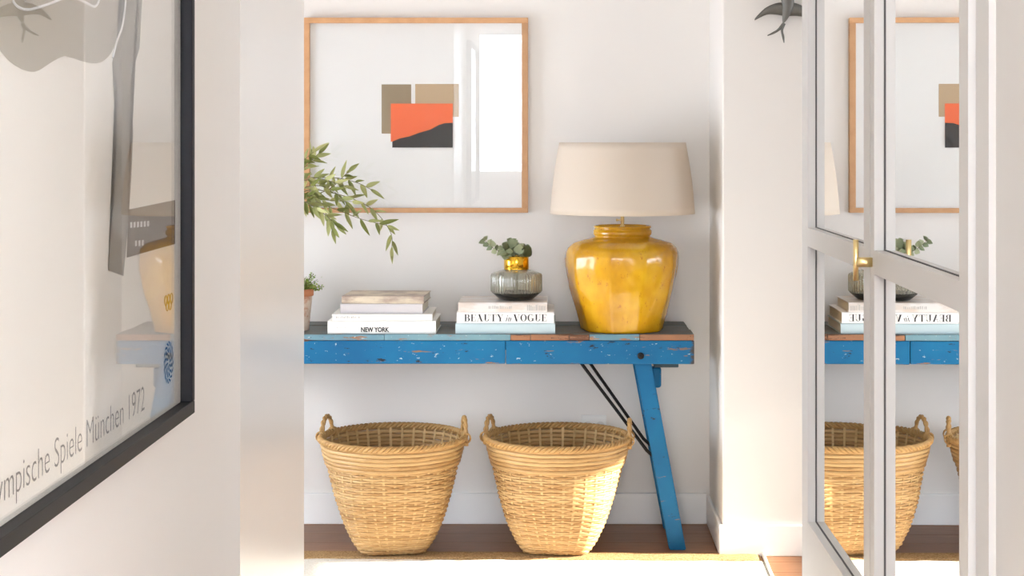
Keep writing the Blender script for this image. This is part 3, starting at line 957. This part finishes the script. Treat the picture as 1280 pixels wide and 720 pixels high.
bst = [
 [(301, 405, 0), (312, 330, 0), (352, 262, -.02), (385, 238, -.05), (430, 245, -.08), (466, 262, -.10), (488, 290, -.10), (490, 312, -.10)],
 [(301, 405, 0), (314, 330, 0), (352, 250, .0), (380, 226, .0), (415, 222, -.02), (445, 228, -.04), (466, 238, -.05)],
 [(301, 405, 0), (314, 330, 0), (350, 250, .03), (368, 222, .04), (386, 204, .05), (400, 190, .05)],
 [(301, 405, 0), (312, 330, 0), (356, 265, -.04), (388, 252, -.09), (420, 262, -.12), (452, 274, -.14), (484, 282, -.15)],
 [(301, 405, 0), (310, 330, 0), (348, 270, -.06), (374, 252, -.12), (398, 262, -.15), (424, 284, -.16)],
 [(301, 405, 0), (312, 330, 0), (345, 262, -.03), (370, 240, -.06), (394, 232, -.08), (418, 240, -.10), (440, 262, -.12)],
 [(301, 405, 0), (312, 330, 0), (342, 256, -.02), (366, 232, -.05), (388, 222, -.07), (410, 226, -.08), (430, 232, -.09)],
 [(301, 405, 0), (312, 330, 0), (345, 268, -.03), (370, 256, -.06), (392, 258, -.08), (410, 270, -.10), (416, 290, -.10)],
 [(301, 405, 0), (312, 330, 0), (342, 250, -.02), (362, 222, -.04), (378, 202, -.05), (392, 190, -.05)],
 [(301, 405, 0), (310, 330, 0), (340, 260, .04), (352, 205, .06), (368, 175, .08)],
 [(301, 405, 0), (303, 330, 0), (322, 260, 0), (300, 215, -.02), (270, 200, -.04)],
 [(301, 405, 0), (302, 330, 0), (312, 270, -.04), (285, 248, -.1), (255, 262, -.14)],
 [(301, 405, 0), (312, 330, 0), (356, 255, -.02), (384, 246, -.03), (412, 236, -.05), (436, 214, -.05)],
 [(301, 405, 0), (312, 330, 0), (352, 258, -.05), (378, 244, -.08), (408, 250, -.10), (440, 252, -.12)],
]
rs = random.Random(11)
for st in bst:
    N = 40
    pts = bezier_pts([at(px, py, jy + dy) for px, py, dy in st], N)
    bm = bmesh.new(); tube(bm, pts, [.0026 - .0018 * i / N for i in range(N + 1)], 6); o = obj('branch', bm, M_stem, br, True); o.location = -br.location
    i = 18; sg = 1
    while i <= N:
        t_ = (pts[min(i + 1, N)] - pts[i - 1]).normalized()
        side = t_.cross(Vector((0, -1, 0))).normalized() * sg
        d = t_ * rs.uniform(.5, 1.1) + side * rs.uniform(.35, .9) + Vector((0, rs.uniform(-.5, .2), rs.uniform(-.45, .05)))
        if i >= N - 1: d = t_ + Vector((0, 0, -.1))
        place_leaf(rs.choice(ll), br, pts[i], d, Vector((rs.uniform(-.7, .7), -1, rs.uniform(-.3, 1.1))), rs.uniform(.6, 1.0))
        i += 1 if rs.random() < .3 else 2; sg = -sg

# small potted plant
ppx, ppy = at(371, 413, 6.0).x, 6.0
pot = thing('potted_plant', 'small bushy green herb in a whitewashed terracotta pot on the blue table', 'plant', (ppx, ppy, TZ))
M_tc = mat('whitewashed_terracotta', rgb(214, 196, 178), .8, spec=.15)
v = coords(M_tc, (1, 1, 1))
base(M_tc, ramp(M_tc, noise_tex(M_tc, v, 12, 5, .65), [(.40, rgb(184, 126, 96)), (.52, rgb(214, 196, 180)), (.8, rgb(226, 214, 200))]))
bm = bmesh.new(); lathe(bm, [(.042, 0), (.043, .003), (.055, .118), (.056, .122), (.052, .123), (.051, .118), (.04, .110)], 40); obj('pot', bm, M_tc, pot, True)
bm = bmesh.new(); lathe(bm, [(.0555, .122), (.0595, .123), (.0605, .146), (.058, .148), (.054, .146), (.052, .123)], 40, None, False, False); obj('pot_rim', bm, mat('terracotta', rgb(186, 120, 82), .8), pot, True)
bm = bmesh.new(); lathe(bm, [(.053, .128), (.053, .136), (.02, .139)], 24); obj('soil', bm, mat('soil', rgb(58, 44, 34), .95), pot)
M_herb = leaf_mat('herb_leaf', rgb(106, 136, 50), rgb(170, 188, 96), .35)
bm = bmesh.new(); rs = random.Random(5)
M_herb.node_tree.nodes  # foliage: random per leaf
ge = nd(M_herb, 'ShaderNodeNewGeometry')
for n_ in M_herb.node_tree.nodes:
    if n_.type == 'VALTORGB': lk(M_herb, ge.outputs['Random Per Island'], n_.inputs['Fac'])
sb = bmesh.new()
for q in range(70):
    a = rs.uniform(0, 2 * PI); el = math.acos(rs.uniform(.05, 1)); ln = rs.uniform(.05, .085)
    if rs.random() < .1: ln *= 1.5
    p0 = Vector((.03 * math.cos(a) * rs.random(), .03 * math.sin(a) * rs.random(), .135))
    d = Vector((math.sin(el) * math.cos(a), math.sin(el) * math.sin(a), math.cos(el) * .8 + .1))
    p1 = p0 + d * ln
    tube(sb, [p0, (p0 + p1) / 2 + Vector((0, 0, .005)), p1], .0008, 4)
    for j in range(16):
        c_ = p0.lerp(p1, .3 + .75 * j / 16) + Vector((rs.gauss(0, .004), rs.gauss(0, .004), rs.gauss(0, .004)))
        u = Vector((rs.gauss(0, 1), rs.gauss(0, 1), rs.gauss(0, 1))).normalized(); w_ = u.orthogonal().normalized()
        L = rs.uniform(.006, .010)
        bm.faces.new([bm.verts.new(c_ + u * L * .6), bm.verts.new(c_ + w_ * L * .35), bm.verts.new(c_ - u * L * .6), bm.verts.new(c_ - w_ * L * .35)])
fo = obj('foliage', bm, M_herb, pot, recalc=False); fo['kind'] = 'stuff'
obj('twigs', sb, M_stem, pot)['kind'] = 'stuff'

# ------------------------------------------------------------------ baskets
def interp(tab, t):
    for (a, va), (b, vb) in zip(tab, tab[1:]):
        if t <= b:
            s_ = (t - a) / (b - a); s_ = s_
            return va + (vb - va) * s_
    return tab[-1][1]
HB = .385
rt_ = [(0, .112), (.04, .124), (.10, .139), (.2, .158), (.31, .176), (.5, .200), (.72, .223), (.85, .237), (1.0, .250)]
def ring_r(theta, t):
    r = interp(rt_, t)
    e = 2 + 3.0 * max(0, 1 - t / .8) ** 1.3
    c_, s_ = abs(math.cos(theta)), abs(math.sin(theta))
    return r * (c_ ** e + s_ ** e) ** (-1 / e)
def cane_mat(name, c0, c1, c2):
    m = mat(name, c0, .5, spec=.35)
    ge_ = nd(m, 'ShaderNodeNewGeometry')
    a = ramp(m, ge_.outputs['Random Per Island'], [(0, c0), (.5, c1), (1, c2)])
    n_ = noise_tex(m, coords(m, (1, 1, 5)), 16, 4, .65)
    b = mixc(m, ramp(m, n_, [(.35, W0), (.75, W1)]), a, c2)
    dk = ramp(m, noise_tex(m, coords(m, (1, 1, 7)), 30, 4, .7), [(.66, W0), (.72, W1)])
    base(m, mixc(m, dk, b, rgb(128, 88, 46)))
    bump(m, noise_tex(m, coords(m, (3, 3, 20)), 30, 2), .2, .001)
    return m
M_cane = cane_mat('woven_cane', rgb(150, 108, 60), rgb(172, 132, 82), rgb(194, 158, 108))
M_cane2 = cane_mat('cane_rim', rgb(168, 124, 70), rgb(180, 138, 84), rgb(192, 154, 98))
M_stake = cane_mat('cane_stakes', rgb(180, 144, 92), rgb(194, 160, 108), rgb(206, 174, 124))
MS = 36
def basket_meshes():
    out = {}
    bm = bmesh.new()
    nrow = 42; rs = random.Random(2)
    for i in range(nrow):
        NL = nrow - 6
        z = .006 + (HB * .765 - .006) * i / (NL - 1) if i < NL else HB * .765 + (HB * .225) * (i - NL + .75) / 6
        t = z / HB
        smooth_band = i >= NL
        amp = .0004 if smooth_band else .0028
        th = .0078 if smooth_band else .0047
        ns = MS * 4; pts = []
        ph = PI * (i % 2)
        jit = rs.uniform(-.001, .001)
        for k_ in range(ns):
            a = 2 * PI * k_ / ns
            r = ring_r(a, t) + amp * math.cos(MS / 2 * a + ph) + (.0035 if smooth_band else 0) + .0012 * noise.noise(Vector((math.cos(a) * 2, math.sin(a) * 2, i * .7)))
            zz_ = z + .0022 * noise.noise(Vector((math.cos(a) * 3, math.sin(a) * 3, i * .31 + 5))) + jit
            pts.append((r * math.cos(a), r * math.sin(a), zz_))
        tube(bm, pts, th * rs.uniform(.92, 1.08), 6, True, .52, up=(0, 0, 1))
    out['weave'] = bm
    bm = bmesh.new()
    for k_ in range(MS):
        a = 2 * PI * (k_ + .5) / MS * 1.0
        a = 2 * PI * k_ / MS
        pts = []
        for i in range(15):
            t = i / 14
            r = ring_r(a, t); pts.append((r * math.cos(a), r * math.sin(a), t * HB))
        hw = .0042
        tx, ty = -math.sin(a) * hw, math.cos(a) * hw
        nx, ny = math.cos(a) * .0013, math.sin(a) * .0013
        rings = []
        for p_ in pts:
            rings.append([bm.verts.new((p_[0] + sx_ * tx + sy_ * nx, p_[1] + sx_ * ty + sy_ * ny, p_[2])) for sx_, sy_ in ((-1, -1), (1, -1), (1, 1), (-1, 1))])
        for a_, b_ in zip(rings, rings[1:]):
            for q in range(4): bm.faces.new((a_[q], a_[(q + 1) % 4], b_[(q + 1) % 4], b_[q]))
    out['stakes'] = bm
    # base mat: crossing flat strips
    bm = bmesh.new()
    n_ = 13; hw = .0075
    for i in range(n_):
        c_ = -.098 + .196 * i / (n_ - 1)
        for ax in (0, 1):
            prev = None
            for j in range(27):
                u = -.110 + .220 * j / 26
                zz_ = .0055 + .0016 * math.cos(PI * (j / 2) + PI * i + PI * ax)
                e = []
                for sgn in (-1, 1):
                    e.append(bm.verts.new((u, c_ + sgn * hw, zz_) if ax == 0 else (c_ + sgn * hw, u, zz_)))
                if prev: bm.faces.new((prev[0], prev[1], e[1], e[0]))
                prev = e
    out['base_mat'] = bm
    bm = bmesh.new()
    ns = 240
    for st in range(3):
        pts = []
        for k_ in range(ns):
            a = 2 * PI * k_ / ns; ph = a * 30 + st * 2 * PI / 3
            r = .2515 + .0065 * math.cos(ph)
            pts.append((r * math.cos(a), r * math.sin(a), HB + .001 + .0065 * math.sin(ph)))
        tube(bm, pts, .0055, 6, True)
    out['rim'] = bm
    return out
def handle_mesh():
    bm = bmesh.new()
    N = 44
    for st in range(2):
        pts = []
        for i in range(N + 1):
            s_ = i / N; a = PI * s_
            y_ = -.046 * math.cos(a); z_ = HB - .03 + .092 * math.sin(a) ** .75
            ph = s_ * 26 + st * PI
            pts.append((.252 + .0030 * math.cos(ph), y_ * (1 + .05 * math.cos(ph)), z_ + .003 * math.sin(ph)))
        tube(bm, pts, .0060, 8)
    for sg in (-1, 1):      # lashing round the rim
        for q in range(4):
            y_ = sg * (.040 + .006 * q)
            tube(bm, [(.252 + .016 * math.cos(k_ * PI / 6), y_, HB - .002 + .017 * math.sin(k_ * PI / 6)) for k_ in range(12)], .0024, 5, True)
    return bm
mats = {'weave': M_cane, 'stakes': M_stake, 'base_mat': M_cane, 'rim': M_cane2}
proto = {}
for nm, bm in basket_meshes().items():
    bmesh.ops.recalc_face_normals(bm, faces=bm.faces)
    me = bpy.data.meshes.new(nm); bm.to_mesh(me); bm.free(); me.materials.append(mats[nm])
    me.polygons.foreach_set('use_smooth', [nm != 'stakes'] * len(me.polygons)); proto[nm] = me
hb = handle_mesh(); hme = bpy.data.meshes.new('handle'); hb.to_mesh(hb and hme); hb.free(); hme.materials.append(M_cane2)
hme.polygons.foreach_set('use_smooth', [True] * len(hme.polygons))
RUGZ = .0115
def basket(px, label, rz, h0, h1):
    t = thing('woven_basket', label, 'basket', ((px - VX) * 5.89 / F, 5.89, RUGZ), rz, None)
    for nm in ('weave', 'stakes', 'base_mat', 'rim'):
        o = bpy.data.objects.new(nm, proto[nm]); C.objects.link(o); o.parent = t
        if nm in ('weave', 'stakes', 'base_mat'): o['kind'] = 'stuff'
    for k_ in range(2):
        o = bpy.data.objects.new('handle', hme); C.objects.link(o); o.parent = t; o.rotation_euler = (0, 0, (h0, h1)[k_] - rz)
    return t
basket(491, 'woven cane basket under the table below the NEW YORK book stack', .13, .17, PI - .30)
basket(697, 'woven cane basket under the table beside the splayed blue leg', -.08, -.06, PI - .30)

# ------------------------------------------------------------------ rug
rug = thing('rug', 'cream wool rug with a natural jute border along its far edge', 'rug', (-.45, 5.2, 0), -.022)
M_rug = mat('cream_wool', rgb(240, 234, 220), .95, spec=.05)
v = coords(M_rug, (1, 1, 1)); nr = noise_tex(M_rug, v, 120, 4, .7)
base(M_rug, ramp(M_rug, nr, [(.3, rgb(228, 220, 202)), (.6, rgb(246, 242, 232))])); bump(M_rug, nr, .6, .004)
M_jute = mat('jute_weave', rgb(186, 150, 104), .95, spec=.05)
nj = noise_tex(M_jute, coords(M_jute, (1, 1, 1)), 160, 3, .7)
base(M_jute, ramp(M_jute, nj, [(.3, rgb(140, 106, 70)), (.65, rgb(204, 170, 122))])); bump(M_jute, nj, .8, .004)
def pad(x0, x1, y0, y1, h, nx, ny, seed):
    bm = bmesh.new(); g = []
    for j in range(ny + 1):
        row_ = []
        for i in range(nx + 1):
            x = x0 + (x1 - x0) * i / nx; y_ = y0 + (y1 - y0) * j / ny
            edge_ = min(i, nx - i, j, ny - j)
            z = h * (1 if edge_ > 0 else .35) + .0022 * noise.noise(Vector((x * 14, y_ * 14, seed))) * (edge_ > 0)
            row_.append(bm.verts.new((x, y_, z)))
        g.append(row_)
    for j in range(ny):
        for i in range(nx): bm.faces.new((g[j][i], g[j][i + 1], g[j + 1][i + 1], g[j + 1][i]))
    bd = [g[0][i] for i in range(nx + 1)] + [g[j][nx] for j in range(1, ny + 1)] + [g[ny][i] for i in range(nx - 1, -1, -1)] + [g[j][0] for j in range(ny - 1, 0, -1)]
    lo = [bm.verts.new((v_.co.x, v_.co.y, .0003)) for v_ in bd]
    for i in range(len(bd)):
        j = (i + 1) % len(bd); bm.faces.new((bd[i], lo[i], lo[j], bd[j]))
    return bm
rx0, rx1 = -1.15, 1.145
obj('wool_field', pad(rx0, rx1, -1.46, .545, .009, 150, 100, 1), M_rug, rug, True)
obj('jute_border', pad(rx0 + .004, rx1 - .004, .5455, .655, .008, 160, 8, 2), M_jute, rug, True)
obj('jute_border', pad(rx0 + .004, rx1 - .004, -1.57, -1.4605, .008, 160, 8, 3), M_jute, rug, True)
bm = bmesh.new()
tube(bm, [(rx1 + .006, -1.56 + 2.21 * i / 40, .006 + .001 * math.sin(i)) for i in range(41)], .006, 8)
obj('edge_binding', bm, M_rug, rug, True)

# ------------------------------------------------------------------ socket plate on the back wall
a = at(727, 519, YB - .008); b = at(758, 519, YB - .008)
so = thing('wall_socket', 'white double socket plate low on the back wall behind the basket', 'socket', ((a.x + b.x) / 2, YB, a.z - .08))
w = b.x - a.x
o = obj('plate', B(-w / 2, w / 2, -.009, -.0005, 0, .08, .002), mat('socket_plastic', rgb(240, 239, 236), .3), so)
for sx_ in (-1, 1):
    bm = bmesh.new(); lathe(bm, [(.016, 0), (.017, .0012), (.003, .0012)], 20)
    bmesh.ops.rotate(bm, verts=bm.verts[:], cent=(0, 0, 0), matrix=Matrix.Rotation(PI / 2, 3, 'X'))
    bmesh.ops.translate(bm, verts=bm.verts[:], vec=(sx_ * w / 4, -.009, .04))
    obj('outlet', bm, mat('socket_inset', rgb(222, 221, 218), .4), so)

# ------------------------------------------------------------------ swallow ornament on the pier
M_bird = mat('dark_pewter', rgb(112, 110, 104), .5, .25)
bump(M_bird, noise_tex(M_bird, coords(M_bird), 60, 4), .3, .002)
YW = YP - .022
bp = lambda px, py, dy=0: at(px, py, YW + dy)
bird = thing('wall_swallow', 'dark grey swallow ornament with spread wings mounted high on the pier', 'ornament', bp(986, 8) + Vector((0, .022, 0)))
def bobj(name, bm, smooth=True):
    o = obj(name, bm, M_bird, bird, smooth); o.location = -bird.location; return o
bm = bmesh.new()
pts = bezier_pts([bp(984, -17), bp(983.5, -12), bp(984, -4), bp(985, 6), bp(983, 16), bp(980, 26), bp(977, 33)], 30)
rad = []
for i in range(31):
    t = i / 30
    rad.append(max(.0012, .0055 + .022 * math.sin(PI * min(1, t * 1.12 + .02)) ** .75 * (1 - .45 * t) - .003 * t) if i not in (0,) else .0015)
tube(bm, pts, rad, 14)
body = bobj('body', bm)
bm = bmesh.new(); tube(bm, [bp(984, -16, -.002), bp(984.2, -19, -.003), bp(984.4, -22, -.002)], [.0035, .002, .0004], 8)
o = obj('beak', bm, M_bird, body, True)
def blade(pts_lead, pts_trail, thick=.0045, n_=16, dy0=0, dy1=0):
    bm = bmesh.new()
    A = bezier_pts([Vector((x, y_, 0)) for x, y_ in pts_lead], n_); Bt = bezier_pts([Vector((x, y_, 0)) for x, y_ in pts_trail], n_)
    rings = []
    for i in range(n_ + 1):
        s_ = i / n_; dy = dy0 + (dy1 - dy0) * s_
        a_ = bp(A[i].x, A[i].y, dy); b_ = bp(Bt[i].x, Bt[i].y, dy); mid = a_.lerp(b_, .4)
        th = thick * (1 - .75 * s_)
        rings.append([bm.verts.new(a_), bm.verts.new(mid + Vector((0, -th, 0))), bm.verts.new(b_), bm.verts.new(mid + Vector((0, th * .6, 0)))])
    for r0, r1 in zip(rings, rings[1:]):
        for k_ in range(4): bm.faces.new((r0[k_], r0[(k_ + 1) % 4], r1[(k_ + 1) % 4], r1[k_]))
    bm.faces.new(rings[0][::-1]); bm.faces.new(rings[-1])
    return bm
bobj('wing', blade([(984, 4), (972, 3.5), (958, 9), (948, 18), (943, 24)], [(984, 21), (972, 18.5), (960, 18), (951, 21.5), (943.5, 25.5)], .006, 16, 0, -.004))
bobj('wing', blade([(986, 2), (998, 5), (1012, 12), (1024, 24), (1031, 32)], [(986, 20), (996, 20), (1008, 22), (1020, 28), (1030, 33)], .006, 16, 0, -.004))
bobj('tail_feather', blade([(979, 27), (972, 36), (966, 40), (959, 44)], [(980, 34), (974, 38.5), (967, 42.5), (959.5, 45)], .003, 12))
bobj('tail_feather', blade([(978, 28), (976, 37), (977.5, 46), (979.5, 53.5)], [(982, 30), (979, 38), (980.5, 46), (980.5, 53.5)], .003, 12))
bm = bmesh.new(); tube(bm, [bp(984, 6, .0), bp(984, 6, .0215)], .006, 10); bobj('wall_peg', bm)
